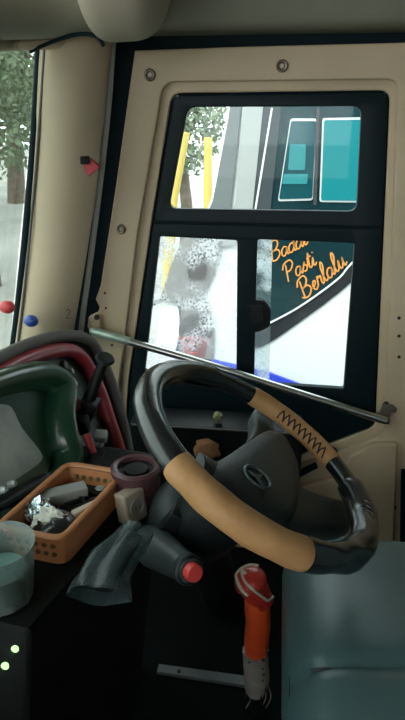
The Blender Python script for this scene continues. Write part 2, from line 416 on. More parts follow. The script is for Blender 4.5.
# ---------------------------------------------------------------- screws, holes on the panel
def washer(px, py, r, grp, label):
    p = atY(px, py, WY-.016); bm = bmesh.new()
    lathe(bm, [(r*.45, .001), (r*.55, .006), (r*.8, .007), (r, .004), (r, -.002)], p, (0, -1, 0), 20)
    o = finish('screw_washer', bm, 'bolt'); tag(o, label, 'washer', grp)
    bm = bmesh.new(); lathe(bm, [(0, .0035), (r*.35, .003), (r*.42, .001), (r*.42, -.002)], p, (0, -1, 0), 16); finish('screw_head', bm, 'cord', o)
washer(150, 75, .014, 'panel washers', 'round screw washer at the top left corner of the cream window panel')
washer(282, 66, .014, 'panel washers', 'round screw washer above the middle of the upper window pane')
washer(121, 229, .013, 'panel washers', 'round screw washer halfway down the left strip of the cream panel')
for i, (x, y, l) in enumerate([(105, 293, 'tiny dark screw highest in the cluster at the left end of the steel bar'), (106, 308, 'tiny dark screw on the lobed edge just above the steel bar'), (399, 318, 'dark screw in the right edge of the cream panel, highest of three'),
                 (399, 336, 'dark screw in the right edge of the cream panel, middle of three'), (399, 357, 'dark screw in the right edge of the cream panel, lowest of three'), (112, 345, 'tiny dark screw below the left end of the steel bar')]):
    bm = bmesh.new(); lathe(bm, [(0, .003), (.003, .003), (.0045 if x > 200 else .0032, .001), (.0045 if x > 200 else .0032, -.002)], atY(x, y, WY-.015), (0, -1, 0), 12)
    tag(finish('panel_screw', bm, 'dark'), l, 'screw', 'small dark panel screws')
for (x, y, r, l) in [(332, 452, .016, 'dark round bolt low in the black corner beneath the steel bar'), (372, 508, .009, 'dark round bolt on the lower cream panel right of the steering wheel'),
                     (394, 507, .007, 'small dark bolt at the right edge of the lower cream panel')]:
    bm = bmesh.new(); lathe(bm, [(0, .010), (r*.6, .010), (r*.7, .004), (r, .003), (r, -.002)], atY(x, y, WY-.031 if 290 < x < 391 and y > 470 else WY-.0155), (0, -1, 0), 14)
    tag(finish('panel_bolt', bm, 'dark'), l, 'bolt', 'dark bolts on the lower panel')
bm = bmesh.new(); P = [atY(a, b, WY-.032) for a, b in [(293, 474), (316, 463), (318, 468), (295, 480)]]
# dark of the panel slot, put in as a black plate
prism(bm, P, [p+Vector((0, .006, 0)) for p in P]); tag(finish('painted_panel_slot', bm, 'rubber'), 'narrow dark slot in the cream panel behind the steering hub, painted as a black plate', 'slot')

# ---------------------------------------------------------------- steel bar across the window
bar = empty('grab_bar', atY(388, 420, 1.54), 'long worn steel grab bar running slantwise across the window bottom', 'grab bar')
bm = bmesh.new(); pa, pb = atY(95, 332, 1.55), atY(386, 421, 1.545)
tube(bm, smoothpath([pa, pa.lerp(pb, .33)+Vector((0, 0, .006)), pa.lerp(pb, .66)+Vector((0, 0, .004)), pb], 8), .0105, 16); finish('rod', bm, 'chrome', bar)
bm = bmesh.new(); tube(bm, [pa+Vector((-.012, .002, .004)), pa+Vector((.0, 0, .0008)), pa+(pb-pa)*.12+Vector((0, 0, .0035))], [.010, .0125, .0118], 16); lab = finish('end_sleeve', bm, 'paintgreen', bar); lab['label'] = 'worn green painted end sleeve'
bm = bmesh.new(); box(bm, atY(383, 418, 1.562)+Vector((0, 0, 0)), (.034, .034, .016), Matrix.Rotation(math.radians(12), 3, 'Y'), .003)
box(bm, atY(386, 412, 1.578), (.03, .006, .05), Matrix.Rotation(math.radians(8), 3, 'Y'), .002)
finish('end_bracket', bm, 'bolt', bar)
bm = bmesh.new(); lathe(bm, [(0, .012), (.007, .012), (.009, .007), (.009, 0)], atY(393, 409, WY-.018), (0, -1, 0), 12); finish('bracket_bolt', bm, 'bolt', bar)
bm = bmesh.new(); lathe(bm, [(0, .006), (.006, .006), (.008, .003), (.008, 0)], atY(386, 404, WY-.018), (0, -1, 0), 12); finish('bracket_bolt', bm, 'dark', bar)
bm = bmesh.new(); box(bm, atY(96, 322, 1.575), (.028, .02, .035), None, .003); finish('end_bracket', bm, 'cream', bar)
bm = bmesh.new(); lathe(bm, [(0, .008), (.006, .008), (.008, .003), (.008, 0)], atY(97, 317, 1.565), (0, -1, 0), 12); finish('bracket_bolt', bm, 'dark', bar)

# ================================================================ DASHBOARD AT THE FRONT (left of picture)
DP = atY(108, 400, 1.30); DN = Vector((.9, -.1, .42)).normalized()
def D(px, py, off=0): return atP(px, py, DP+DN*off, DN)
dash = empty('instrument_binnacle', D(60, 480, -.05), 'dark green instrument binnacle rimmed by a grey rubber hoop and red piping', 'instrument panel')
rim = [(-60, 400), (-30, 375), (0, 358), (30, 344), (60, 336), (84, 338), (98, 352), (112, 385), (122, 420), (128, 450), (132, 480)]
bm = bmesh.new(); tube(bm, smoothpath([D(a, b, .0) for a, b in rim], 6), .0135, 14); finish('rubber_hoop', bm, 'hoop', dash)
redp = [(-60, 415), (-30, 392), (0, 373), (30, 358), (60, 350), (78, 354), (91, 372), (102, 398), (111, 425), (119, 450), (124, 475)]
bm = bmesh.new(); tube(bm, smoothpath([D(a, b, .002) for a, b in redp], 6), [.0155]*61, 14); finish('red_piping', bm, 'redhoop', dash)
# backing shell
bm = bmesh.new(); ol = smoothpath([D(a, b, -.012) for a, b in rim], 3) + [D(112, 492, -.012), D(-60, 560, -.012)]
prism(bm, [p-DN*.05 for p in ol], ol); finish('backing', bm, 'dashin', dash)
# green cowl: thick swept hood
bm = bmesh.new(); cw = [(-50, 402), (-15, 388), (15, 379), (40, 376), (56, 384), (59, 398), (57, 415), (60, 436), (66, 455), (62, 476), (42, 497), (10, 520)]
ring = smoothpath([D(a, b, .012) for a, b in cw], 6)
tube(bm, ring, [.020+.012*math.sin(PI*i/len(ring)) for i in range(len(ring))], 20, up=DN, sy=1.3); finish('cowl', bm, 'green', dash)
bm = bmesh.new(); cw2 = [(-50, 415), (-20, 402), (5, 392), (30, 388), (46, 394), (48, 425), (52, 455), (40, 484), (0, 512)]
ol = smoothpath([D(a, b, .006) for a, b in cw2], 4) + [D(-50, 530, .006)]
prism(bm, [p-DN*.02 for p in ol], ol); finish('cowl_face', bm, 'green', dash)
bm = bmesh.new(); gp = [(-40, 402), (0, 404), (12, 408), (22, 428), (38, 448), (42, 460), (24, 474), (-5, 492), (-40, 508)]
ol = smoothpath([D(a, b, .012) for a, b in gp], 3, True); prism(bm, [p-DN*.006 for p in ol], ol); g = finish('gauge_lens', bm, 'gauge', dash); g['label'] = 'gauge lens with a pale reflection painted in'
bm = bmesh.new(); tube(bm, [D(-30, 520, .02), D(0, 505, .02), D(45, 478, .02)], .012, 12, sy=.7); finish('switch_rail', bm, 'black', dash)
for a, b in [(3, 490), (12, 484)]:
    bm = bmesh.new(); lathe(bm, [(0, .008), (.004, .008), (.0065, .003), (.0065, -.006)], D(a, b, .030), DN, 12); finish('knob', bm, 'gauge', dash)
# glossy plate, clips between cowl and hoop
for k, (a, b, w_, h_, mm, rz) in enumerate([(63, 366, .022, .014, 'dashin', .5), (72, 384, .022, .02, 'gauge', .2), (80, 408, .022, .045, 'redhoop', .3), (70, 372, .014, .010, 'gauge', .9), (74, 430, .02, .03, 'black', .2)]):
    bm = bmesh.new(); R3 = Matrix((Vector((0, 1, 0)), DN.cross(Vector((0, 1, 0))).normalized(), DN)).transposed()
    box(bm, D(a, b, .004), (w_, h_, .018), R3 @ Matrix.Rotation(rz, 3, 'Z'), .004); finish('clip', bm, mm, dash)
# lever with knob
lev = empty('dash_lever', D(84, 420, .02), 'short black lever with a flat round knob beside the red piping', 'lever')
bm = bmesh.new(); tube(bm, [D(88, 402, .02), D(94, 386, .045), D(103, 364, .075)], [.015, .013, .011], 12); finish('stem', bm, 'black', lev)
bm = bmesh.new(); lathe(bm, [(0, .006), (.018, .005), (.022, 0), (.016, -.006), (0, -.008)], D(105, 359, .08), (.35, -.3, .9), 20); finish('knob', bm, 'black', lev)
bm = bmesh.new(); box(bm, D(89, 408, .015), (.035, .05, .045), Matrix.Rotation(.4, 3, 'Y'), .007); box(bm, D(82, 425, .01), (.03, .03, .04), Matrix.Rotation(.3, 3, 'X'), .006); finish('base_block', bm, 'black', lev)
# toggle switches, red one
sw = empty('toggle_switch', D(90, 448, .01), 'small red toggle switch with a clear cover below the black lever', 'switch')
bm = bmesh.new(); tube(bm, [D(86, 434, .045), D(93, 453, .045)], .0085, 12, sy=.8); finish('rocker', bm, 'red', sw)
bm = bmesh.new(); box(bm, D(101, 436, .030), (.028, .024, .02), Matrix.Rotation(.5, 3, 'X'), .004); finish('cover', bm, 'gauge', sw)
bm = bmesh.new(); box(bm, D(96, 456, .0), (.05, .05, .012), Matrix.Rotation(-1.1, 3, 'Y'), .004); finish('switch_plate', bm, 'black', sw)
bm = bmesh.new(); lathe(bm, [(0, .008), (.006, .005), (.006, 0)], D(90, 465, .012), DN, 10); tag(finish('warning_light', bm, 'yellow'), 'tiny yellow lamp lens at the foot of the red toggle switch', 'lamp')
# blue and red suction balls on the pillar foot
def ball(px, py, y, r, m_, nm, lab, cat, sx=1):
    p = atY(px, py, y); bm = bmesh.new(); lathe(bm, [(0, r*.8), (r*.5, r*.72), (r*.85, r*.4), (r, 0), (r*.9, -r*.5), (r*.5, -r*.8), (0, -r*.85)], p, (.2, -1, .1), 20)
    if sx != 1: bmesh.ops.scale(bm, vec=(sx, 1, 1), verts=bm.verts, space=Matrix.Translation(-p))
    return tag(finish(nm, bm, m_), lab, cat)
ball(31, 321, 1.40, .0155, 'blue', 'suction_cup', 'round blue rubber cup at the foot of the cream pillar', 'suction cup', 1.2)
ball(7, 307, 1.33, .016, 'red', 'suction_cup', 'round red rubber cup on the lower corner of the windscreen', 'suction cup', 1.2)
# red ribbon on black clip at the pillar edge
cl_ = empty('pillar_clip', atY(86, 163, 1.50), 'black clip holding a small red ribbon on the pillar edge', 'clip')
bm = bmesh.new(); p0 = atY(85, 160, 1.46); box(bm, p0, (.022, .06, .016), Matrix.Rotation(.3, 3, 'Z'), .004); finish('clip_body', bm, 'black', cl_)
bm = bmesh.new(); P = [atY(a, b, 1.44) for a, b in [(83, 164), (89, 158), (99, 167), (88, 176)]]
prism(bm, P, [p+Vector((0, .015, 0)) for p in P]); finish('ribbon', bm, 'hook', cl_, smooth=False)

# ================================================================ CENTRE CONSOLE
con = empty('centre_console', atZ(60, 600, 0), 'big dark plastic centre console along the bottom left', 'console')
top = [(-.80, 1.10), (-.33, 1.12), (-.215, 1.10), (-.215, .93), (-.30, .74), (-.33, .55), (-.36, .2), (-.80, .2)]
bm = bmesh.new(); prism(bm, [Vector((x-.07 if x > -.7 else x, y, .0)) for x, y in top], [Vector((x, y, .605)) for x, y in top])
bmesh.ops.bevel(bm, geom=[e for e in bm.edges if e.verts[0].co.z > .5 and e.verts[1].co.z > .5], offset=.02, segments=3, affect='EDGES', profile=.6)
finish('housing', bm, 'console', con)
bm = bmesh.new(); tube(bm, smoothpath([(-.30, .50, .50), (-.285, .55, .46), (-.27, .62, .42)], 4), .012, 8); finish('edge_moulding', bm, 'console', con)
# radio / LED panel at low left
led = empty('switch_panel', atD(10, 660, .62), 'low black switch panel with two glowing green indicators', 'switch panel')
pc = atD(8, 664, .66); bm = bmesh.new()
RM = Matrix.Rotation(.35, 3, 'Z') @ Matrix.Rotation(.5, 3, 'Y')
box(bm, pc+Vector((-.03, .0, -.03)), (.09, .14, .05), RM, .012); finish('panel_body', bm, 'black', led)
def onbox(px, py):  # top face of the panel body
    n = RM @ Vector((0, 0, 1)); return atP(px, py, pc+Vector((-.03, 0, -.03))+n*.0255, n), n
for a, b in [(15, 649), (5, 666)]:
    p, n = onbox(a, b); bm = bmesh.new(); lathe(bm, [(0, .002), (.0035, .002), (.0045, .0), (.0045, -.002)], p, n, 16)
    x = n.orthogonal(); finish('indicator_light', bm, 'led', led)

# storage basket
BZ = .665
BL, BR, FR, FL = [atZ(*q, BZ) for q in [(68, 465), (124, 474), (62, 541), (4, 522)]]
FLv = BL + (FR-BR)*1.0
bask = empty('storage_basket', Vector(((BL.x+FR.x)/2, (BL.y+FR.y)/2, .607)), 'orange plastic storage basket full of odds and ends on the console', 'basket')
def basket_loop(z, s, r=.02):
    cen = (BL+BR+FR+FLv)/4; pts = [Vector((cen.x+(p.x-cen.x)*s, cen.y+(p.y-cen.y)*s)) for p in (BL, BR, FR, FLv)]
    return [Vector((q.x, q.y, z)) for q in rounded(pts, r)]
bm = bmesh.new()
lo = [basket_loop(.664, 1.0), basket_loop(.609, .88), basket_loop(.613, .855), basket_loop(.664, .972)]
vs = [[bm.verts.new(p) for p in l] for l in lo]; n = len(vs[0])
for A_, B_ in zip(vs, vs[1:]):
    for i in range(n): bm.faces.new((A_[i], A_[(i+1) % n], B_[(i+1) % n], B_[i]))
for i in range(n): bm.faces.new((vs[3][i], vs[3][(i+1) % n], vs[0][(i+1) % n], vs[0][i]))
bm.faces.new(vs[1]); bm.faces.new(vs[2][::-1]); finish('basket_wall', bm, 'basket', bask)
bm = bmesh.new(); tube(bm, basket_loop(.668, 1.0), .0058, 10, closed=True, up=Vector((0, 0, 1)), sy=.8); finish('rim', bm, 'basket', bask)
# dark lattice openings on the back and front walls
def lattice(Pa, Pb, inward, nm, k=7):
    cen = (BL+BR+FR+FLv)/4; bm = bmesh.new()
    for i in range(k):
        for j in range(2):
            t = .16+.68*i/(k-1); z = .649-.018*j
            sc = (.967-.117*(.664-z)/.051) if inward else (1.004-.12*(.664-z)/.055); p = Pa.lerp(Pb, t); p = Vector((cen.x+(p.x-cen.x)*sc, cen.y+(p.y-cen.y)*sc, z))
            nn = (Pb-Pa).cross(Vector((0, 0, 1))).normalized()
            lathe(bm, [(0, .0015), (.0042, .0015), (.0042, -.0015), (0, -.0015)], p, nn, 8)
    finish(nm, bm, mat('lattice_dark', (.10, .045, .015), .6) if not inward else mat('lattice_olive', (.13, .11, .04), .6), bask)
lattice(BL, BR, True, 'back_lattice', 6); lattice(FLv, FR, False, 'front_lattice', 6)
# contents
def bz(px, py, z): return atZ(px, py, z)
bm = bmesh.new(); p = bz(90, 490, .626); box(bm, p, (.092, .04, .022), Matrix.Rotation(-.25, 3, 'Z'), .004)
o = empty('radio_box', p-Vector((0, 0, .011)), 'flat black electronic box at the far end of the orange basket', 'radio'); finish('case', bm, 'black', o)
bm = bmesh.new(); lathe(bm, [(0, .002), (.007, .002), (.009, 0)], bz(100, 488, .638), (0, 0, 1), 16); finish('dial', bm, 'gauge', o)
bm = bmesh.new(); p = bz(62, 495, .648); box(bm, p, (.085, .028, .022), Matrix.Rotation(.55, 3, 'Z'), .003); tag(finish('card_box', bm, 'greybox'), 'long pale grey carton lying slantwise across the basket', 'box')
def crumple(c, s, seed, sub=3, amp=.45):
    bm = bmesh.new(); bmesh.ops.create_icosphere(bm, subdivisions=sub, radius=1)
    for v in bm.verts:
        d = 1+amp*noise.noise(v.co*2.1+Vector((seed, 0, 0)))+amp*.5*noise.noise(v.co*5+Vector((0, seed, 0)))
        v.co = Vector((v.co.x*s[0]*d, v.co.y*s[1]*d, v.co.z*s[2]*d)) + Vector(c)
    return bm
tag(finish('foil_wrapper', crumple(bz(38, 510, .652), (.022, .02, .016), 1.3, 4, .7), 'foil', smooth=False), 'crumpled silver foil wrapper at the left of the basket', 'wrapper')
tag(finish('paper_tissue', crumple(bz(50, 520, .652), (.023, .019, .017), 4.3, 3, .7), 'paper', smooth=False), 'crumpled white tissue beside the silver foil in the basket', 'tissue')
tag(finish('black_pouch', crumple(bz(56, 530, .640), (.032, .035, .024), 7.1, 3, .3), 'leather'), 'small black pouch in the near end of the basket', 'pouch')
bm = bmesh.new(); box(bm, bz(86, 511, .645), (.014, .05, .020), Matrix.Rotation(-.7, 3, 'Z'), .004); tag(finish('adhesive_roll', bm, 'cord'), 'cream plastic tube lying along the right side of the basket', 'tube')
bm = bmesh.new()
for k in range(4):
    base = bz(70, 507, .640); pts = [base+Vector((.03*math.cos(t*1.3+k)+.006*k, .028*math.sin(t*1.1+k*2), .004*math.sin(t*2+k))) for t in [0, 1, 2, 3, 4, 5]]
    tube(bm, smoothpath(pts, 5), .0028, 7)
tag(finish('coiled_cable', bm, 'black'), 'tangled black cable coiled in the middle of the basket', 'cable')
# cup holder can
can = empty('round_speaker', atZ(131, 470, .58), 'maroon round canister with a black lid behind the basket', 'canister')
p = atZ(131, 492, .575); r = .041
p = atZ(136, 466, .685); p.z = .607
bm = bmesh.new(); lathe(bm, [(0, 0), (r*.9, 0), (r, .006), (r, .06), (r*1.08, .068), (r*1.08, .076), (r*.95, .080), (r*.8, .078), (r*.78, .070)], p, (0, 0, 1), 36); finish('body', bm, 'maroon', can)
bm = bmesh.new(); lathe(bm, [(r*.8, .070), (r*.55, .067), (r*.5, .074), (0, .076)], p, (0, 0, 1), 32); finish('lid', bm, 'black', can)
can.name = 'canister'; canp = p
# beige socket
sk = empty('power_socket', atZ(135, 512, .575), 'beige box-shaped power socket standing beside the canister', 'socket')
p = atZ(131, 505, .640); p.z = .640; RS = Matrix.Rotation(.95, 3, 'Z') @ Matrix.Rotation(-.2, 3, 'X')
bm = bmesh.new(); box(bm, p, (.044, .03, .054), RS, .005); finish('housing', bm, 'beige', sk)
nn = RS @ Vector((0, -1, 0)); bm = bmesh.new(); lathe(bm, [(.015, 0), (.015, .003), (.012, .003), (.011, .0015), (0, .0015)], p+nn*.0152, nn, 20); finish('socket_face', bm, 'sleeve', sk)
bm = bmesh.new()
for s in (-.004, .004): lathe(bm, [(.0018, .002), (0, .002)], p+nn*.0155+RS@Vector((s, 0, 0)), nn, 8)
finish('socket_holes', bm, 'dark', sk)
# plastic cup
cup = empty('plastic_cup', atZ(14, 560, .577), 'frosted plastic cup holding something turquoise at the left edge', 'cup')
p = atZ(-4, 541, .705); p.z = .607
bm = bmesh.new(); lathe(bm, [(0, .002), (.040, .002), (.050, .092), (.052, .094), (.051, .090), (.041, .004), (0, .004)], p, (0, 0, 1), 32); finish('cup_wall', bm, M['cup'], cup)
bm = bmesh.new(); lathe(bm, [(0, .006), (.030, .006), (.036, .050), (0, .052)], p, (0, 0, 1), 28); finish('contents', bm, 'teal', cup)
# crumpled plastic over gear lever
g = empty('plastic_bag', atZ(108, 600, .5), 'crumpled translucent plastic sheet draped over the console edge', 'plastic sheet')
bm = bmesh.new()
path = smoothpath([atD(140, 528, .93), atD(128, 543, .91), atD(115, 560, .88), atD(104, 578, .86), atD(98, 596, .84)], 6)
rad = [.024+.020*(i/24) for i in range(25)]
tube(bm, path, rad, 40, cap=False, sy=.55, rfun=lambda t, a: 1+.22*noise.noise(Vector((math.cos(a)*2.2, math.sin(a)*2.2, t*3)))+.10*math.sin(a*5+t*4))
finish('film', bm, M['film'], g)
bm = bmesh.new(); tube(bm, path[3:22], [.014+.010*(i/19) for i in range(19)], 20, sy=.4, rfun=lambda t, a: 1+.15*math.sin(a*3+t*6)); finish('dark_contents', bm, 'black', g)

# ================================================================ STEERING
WC = Vector((-.0143, .8528, .7566)); WN = Vector((.528, .018, .849)).normalized()
WV = (Vector((0, 1, 0))-WN*WN.y).normalized(); WU = WV.cross(WN).normalized()
def wp_(phi, r=.2, h=0): a = math.radians(phi); return WC+(WU*math.cos(a)+WV*math.sin(a))*r+WN*h
def wang(px, py): q = atP(px, py, WC, WN)-WC; return math.degrees(math.atan2(q.dot(WV), q.dot(WU)))
wheel = empty('steering_wheel', WC-WN*.05, 'large steering wheel with black grip and tan leather patches', 'steering wheel')
a_t0 = wang(170, 470)-2-360*(wang(170, 470) > 0); a_t1 = wang(306, 560)     # near tan patch
a_u0 = wang(325, 462); a_u1 = wang(252, 398)
print('angles', a_t0, a_t1, a_u0, a_u1)
def arc(a0, a1, n, r=.2, h=0): return [wp_(a0+(a1-a0)*i/n, r, h) for i in range(n+1)]
bm = bmesh.new(); tube(bm, arc(0, 360, 120)[:-1], .0160, 22, closed=True, up=WN, rfun=lambda t, a: 1+.03*noise.noise(Vector((t*40, a, 0)))); finish('rim', bm, 'leather', wheel)
def wrap(a0, a1, rad, m_, nm, r=.2, h=0, wob=.03, taper=1, seed=0):
    n = max(8, int(abs(a1-a0)/2)); bm = bmesh.new()
    R_ = [rad*(.94 if i in (0, n) else 1) for i in range(n+1)]
    tube(bm, arc(a0, a1, n, r, h), R_, 24, up=WN, rfun=lambda t, a: 1+wob*noise.noise(Vector((t*9+seed, math.cos(a)*1.5, math.sin(a)*1.5)))+wob*.4*math.sin(a*2+t*20))
    return finish(nm, bm, m_, wheel)
o = wrap(a_t0, a_t1, .0228, 'tan', 'leather_cover', .201, .001, .05); o['label'] = 'tan leather patch on the near grip'
o = wrap(a_u0, a_u1, .0180, 'tan', 'leather_cover', .200, 0, .04); o['label'] = 'tan leather patch laced on the far grip'
o = wrap(a_t1-1, a_t1+92, .0222, 'leather', 'grip_wrap', .198, 0, .14, seed=3); 
a_l = wang(146, 395)
o = wrap(a_t0-110, a_t0+1, .0212, 'leather', 'grip_wrap', .201, 0, .03)
# lacing
bm = bmesh.new()
for i in range(9):
    a0 = a_u0+4+(a_u1-a_u0-22)*i/9
    pin = lambda an, th: wp_(an, .2+.0192*math.cos(th), .0192*math.sin(th))
    tube(bm, [pin(a0+3, 2.3), pin(a0+1.5, 2.75), pin(a0, 3.3)], .0014, 6)
    tube(bm, [pin(a0+3, 2.3), pin(a0+4, 2.75), pin(a0+4, 3.3)], .0012, 6)
finish('lacing', bm, 'thread', wheel)
bm = bmesh.new()
tube(bm, arc(a_t0+3, a_t1-3, 40, .2-.0165, .0135), .0009, 6); finish('seam', bm, 'cord', wheel)
# dark loose lace on black wrap
bm = bmesh.new()
for i in range(12):
    a0 = a_t1+45+4*i; pin = lambda an, th: wp_(an, .2+.0215*math.cos(th), .0215*math.sin(th))
    tube(bm, smoothpath([pin(a0, 1.6), pin(a0+1.5, 2.1), pin(a0, 2.6), pin(a0+2.5, 3.1)], 3), .0013, 6)
finish('lacing', bm, 'leather', wheel)
# hub: rounded pad + spokes
HC = WC - WN*.022
def hp(px, py, h=-.022): return atP(px, py, WC+WN*h, WN)
hubpts = [(232, 452), (250, 440), (268, 430), (284, 436), (296, 458), (300, 482), (296, 512), (282, 524), (260, 518), (232, 500), (214, 482), (212, 466)]
ho = [hp(a, b) for a, b in hubpts]
hob = smoothpath(ho, 4, True); cen = sum(hob, Vector())/len(hob)
bm = bmesh.new(); rings = []
for s, h in [(1.0, -.05), (1.03, -.02), (1.0, -.004), (.93, .006), (.78, .0115), (.5, .015), (.2, .0165)]:
    rings.append([bm.verts.new(cen+(p-cen)*s+WN*h) for p in hob])
for A_, B_ in zip(rings, rings[1:]):
    for i in range(len(hob)): bm.faces.new((A_[i], A_[(i+1) % len(hob)], B_[(i+1) % len(hob)], B_[i]))
bm.faces.new(rings[-1]); bm.faces.new(rings[0][::-1]); hubo = finish('hub', bm, 'hub', wheel)
def spoke(path, w, hgt):
    bm = bmesh.new(); pp = smoothpath(path, 6); n = len(pp)
    ws = [w[0]+(w[1]-w[0])*i/(n-1) for i in range(n)]
    tube(bm, pp, ws, 20, up=WN, sy=hgt); return finish('spoke', bm, 'hub', wheel)
def dome(poly, nm, h0=-.045, h1=-.004, lift=.010):
    ho = smoothpath([hp(a, b) for a, b in poly], 4, True); c = sum(ho, Vector())/len(ho); bm = bmesh.new(); rings = []
    for s_, h in [(.97, h0), (1.02, h0+.012), (1.0, h1-.006), (.90, h1), (.7, h1+lift*.6), (.4, h1+lift), (.1, h1+lift)]:
        rings.append([bm.verts.new(c+(p-c)*s_+WN*h) for p in ho])
    for A_, B_ in zip(rings, rings[1:]):
        for i in range(len(ho)): bm.faces.new((A_[i], A_[(i+1) % len(ho)], B_[(i+1) % len(ho)], B_[i]))
    bm.faces.new(rings[-1]); bm.faces.new(rings[0][::-1]); return finish(nm, bm, 'column', wheel)
dome([(262, 455), (284, 466), (310, 484), (338, 494), (358, 500), (356, 522), (338, 527), (305, 525), (272, 524), (255, 500)], 'spoke', -.035, -.010, .004)
dome([(236, 452), (250, 438), (258, 424), (258, 408), (264, 400), (274, 406), (278, 424), (286, 446), (270, 462)], 'spoke', -.035, -.010, .004)
spoke([hp(240, 480, -.03), hp(220, 475, -.03), hp(200, 462, -.022)], (.030, .020), .45)
# emblem: ring with a three pointed star
ec = hp(257, 477, -.0045); er = .0225
bm = bmesh.new(); tube(bm, [ec+(WU*math.cos(t)+WV*math.sin(t))*er+WN*.001 for t in [2*PI*i/40 for i in range(40)]], .0021, 8, closed=True, up=WN)
for k in range(3):
    an = PI+k*2*PI/3; d = WU*math.cos(an)+WV*math.sin(an); s = d.cross(WN)
    P = [ec+s*.0042-d*.001, ec+d*er, ec-s*.0042-d*.001, ec]; prism(bm, [q-WN*.001 for q in P[:3]], [q+WN*.0015 for q in P[:3]])
e_ = finish('emblem', bm, 'emblem', hubo); e_['label'] = 'ring emblem with a three pointed star'
# steering column
colm = empty('steering_column', (-.08, .9, .3), 'dark plastic steering column shroud below the wheel', 'steering column')
bm = bmesh.new(); cpts = [WC-WN*.06, WC-WN*.12, WC-WN*.18+Vector((0, .02, 0)), WC-WN*.25+Vector((.01, .10, 0)), Vector((-.12, 1.18, .25)), Vector((-.12, 1.34, .0))]
tube(bm, smoothpath(cpts, 6), [.05+.012*min(1, i/8)-.02*max(0, (i-12)/18) for i in range(31)], 28); finish('shroud', bm, 'black', colm)
# domed pod on left of column
bm = bmesh.new(); pc_ = atD(186, 508, 1.06)
for_ax = WN
lathe(bm, [(0, .042), (.02, .040), (.042, .030), (.055, .012), (.060, -.01), (.056, -.07), (.04, -.10), (0, -.11)], pc_, (.42, -.22, .85), 32); finish('pod', bm, 'column', colm)
# stalk with red cap
st = empty('column_stalk', atD(165, 555, .98), 'thick grey column stalk with a red end cap', 'stalk')
s0, s1 = atD(156, 548, 1.00), atD(191, 571, .905); ax = (s1-s0).normalized()
bm = bmesh.new(); L_ = (s1-s0).length
lathe(bm, [(0, -.03), (.030, -.03), (.033, 0), (.029, L_*.3), (.0235, L_*.7), (.021, L_*.93), (.018, L_), (0, L_)], s0, ax, 28); finish('grip', bm, 'stalk', st)
bm = bmesh.new(); lathe(bm, [(.0225, L_*.86), (.0235, L_*.88), (.0235, L_*.96), (.021, L_*.98)], s0, ax, 28); finish('collar', bm, 'column', st)
bm = bmesh.new(); lathe(bm, [(.0138, L_*.95), (.0142, L_+.008), (.012, L_+.013), (0, L_+.014)], s0, ax, 24); finish('end_cap', bm, 'redcap', st)
bm = bmesh.new(); box(bm, atD(172, 524, 1.0), (.03, .02, .05), Matrix.Rotation(.6, 3, 'Y'), .004); finish('bracket', bm, 'black', colm)

# things on the dark shelf seen through the wheel
sh = empty('side_pocket', Vector((-.1, 1.5, .3)), 'black door pocket with a thin edge seen through the steering wheel', 'door pocket')
bm = bmesh.new(); Pk = [atY(a, b, 1.46) for a, b in [(132, 425), (300, 427)]]
z0 = Pk[0].z; box(bm, (Pk[0].lerp(Pk[1], .5).x, 1.525, z0-.11), (Pk[1].x-Pk[0].x+.02, .115, .22), None, .008); finish('pocket_body', bm, 'black', sh)
bm = bmesh.new(); tube(bm, [Vector((Pk[0].x, 1.463, z0)), Vector((Pk[1].x, 1.463, z0))], .0028, 8); finish('edge_strip', bm, 'hoop', sh)
bm = crumple(Vector((atY(206, 452, 1.44).x, 1.452, atY(206, 452, 1.44).z)), (.035, .012, .028), 2.2, 3, .4); tag(finish('folded_cloth', bm, 'cloth'), 'tan cloth hanging against the black pocket, seen through the wheel', 'cloth')
bm = crumple(atY(218, 417, 1.50)+Vector((0, 0, 0)), (.013, .012, .014), 5.2, 3, .3); tag(finish('cap_ornament', bm, mat('olive_plastic', (.22, .22, .10), .5)), 'small olive plastic cap on the black pocket edge', 'cap')
# pivot arm of mirror outside (black) – seen through the panes
# ================================================================ HANDBRAKE LEVER
hb = empty('shift_lever', Vector((.0, 1.05, 0)), 'upright lever wrapped in orange and red leather before the seat', 'lever')
T = lambda px, py: atY(px, py, 1.03-(690-py)*.0006)
bm = bmesh.new(); tube(bm, smoothpath([T(257, 688), T(257, 705), T(260, 740)]), [.021, .022, .02]+[.02]*20, 20) if False else tube(bm, [T(257, 676), T(258, 695), T(258, 725), T(258, 760)], [.024, .027, .028, .026], 18, rfun=lambda t, a: 1+.12*math.sin(a*4+t*9)); finish('base_boot', bm, 'black', hb)
bm = bmesh.new(); tube(bm, [T(256.5, 688), T(256.5, 676), T(256, 664), T(255.5, 650)], [.0265, .028, .0275, .0265], 22, rfun=lambda t, a: 1+.04*math.sin(a*3+t*5)); sleeve = finish('printed_sleeve', bm, 'sleeve', hb)
bm = bmesh.new(); tube(bm, smoothpath([T(256, 655), T(257, 635), T(258, 620), T(257, 605), T(256, 596)], 5), [.0245]*3+[.026]*6+[.0255]*6+[.024]*6, 22, rfun=lambda t, a: 1+.04*noise.noise(Vector((math.cos(a), math.sin(a), t*4)))); finish('orange_grip', bm, 'orange', hb)
bm = bmesh.new(); hh = smoothpath([T(263, 602), T(258, 594), T(253, 586), T(249, 579), T(246, 574)], 5)
tube(bm, hh, [.022+.011*(i/20) if i < 13 else .0292*math.cos((i-13)/7*1.25)+.002 for i in range(21)], 24, sy=1.05); knob = finish('knob', bm, 'redleath', hb)
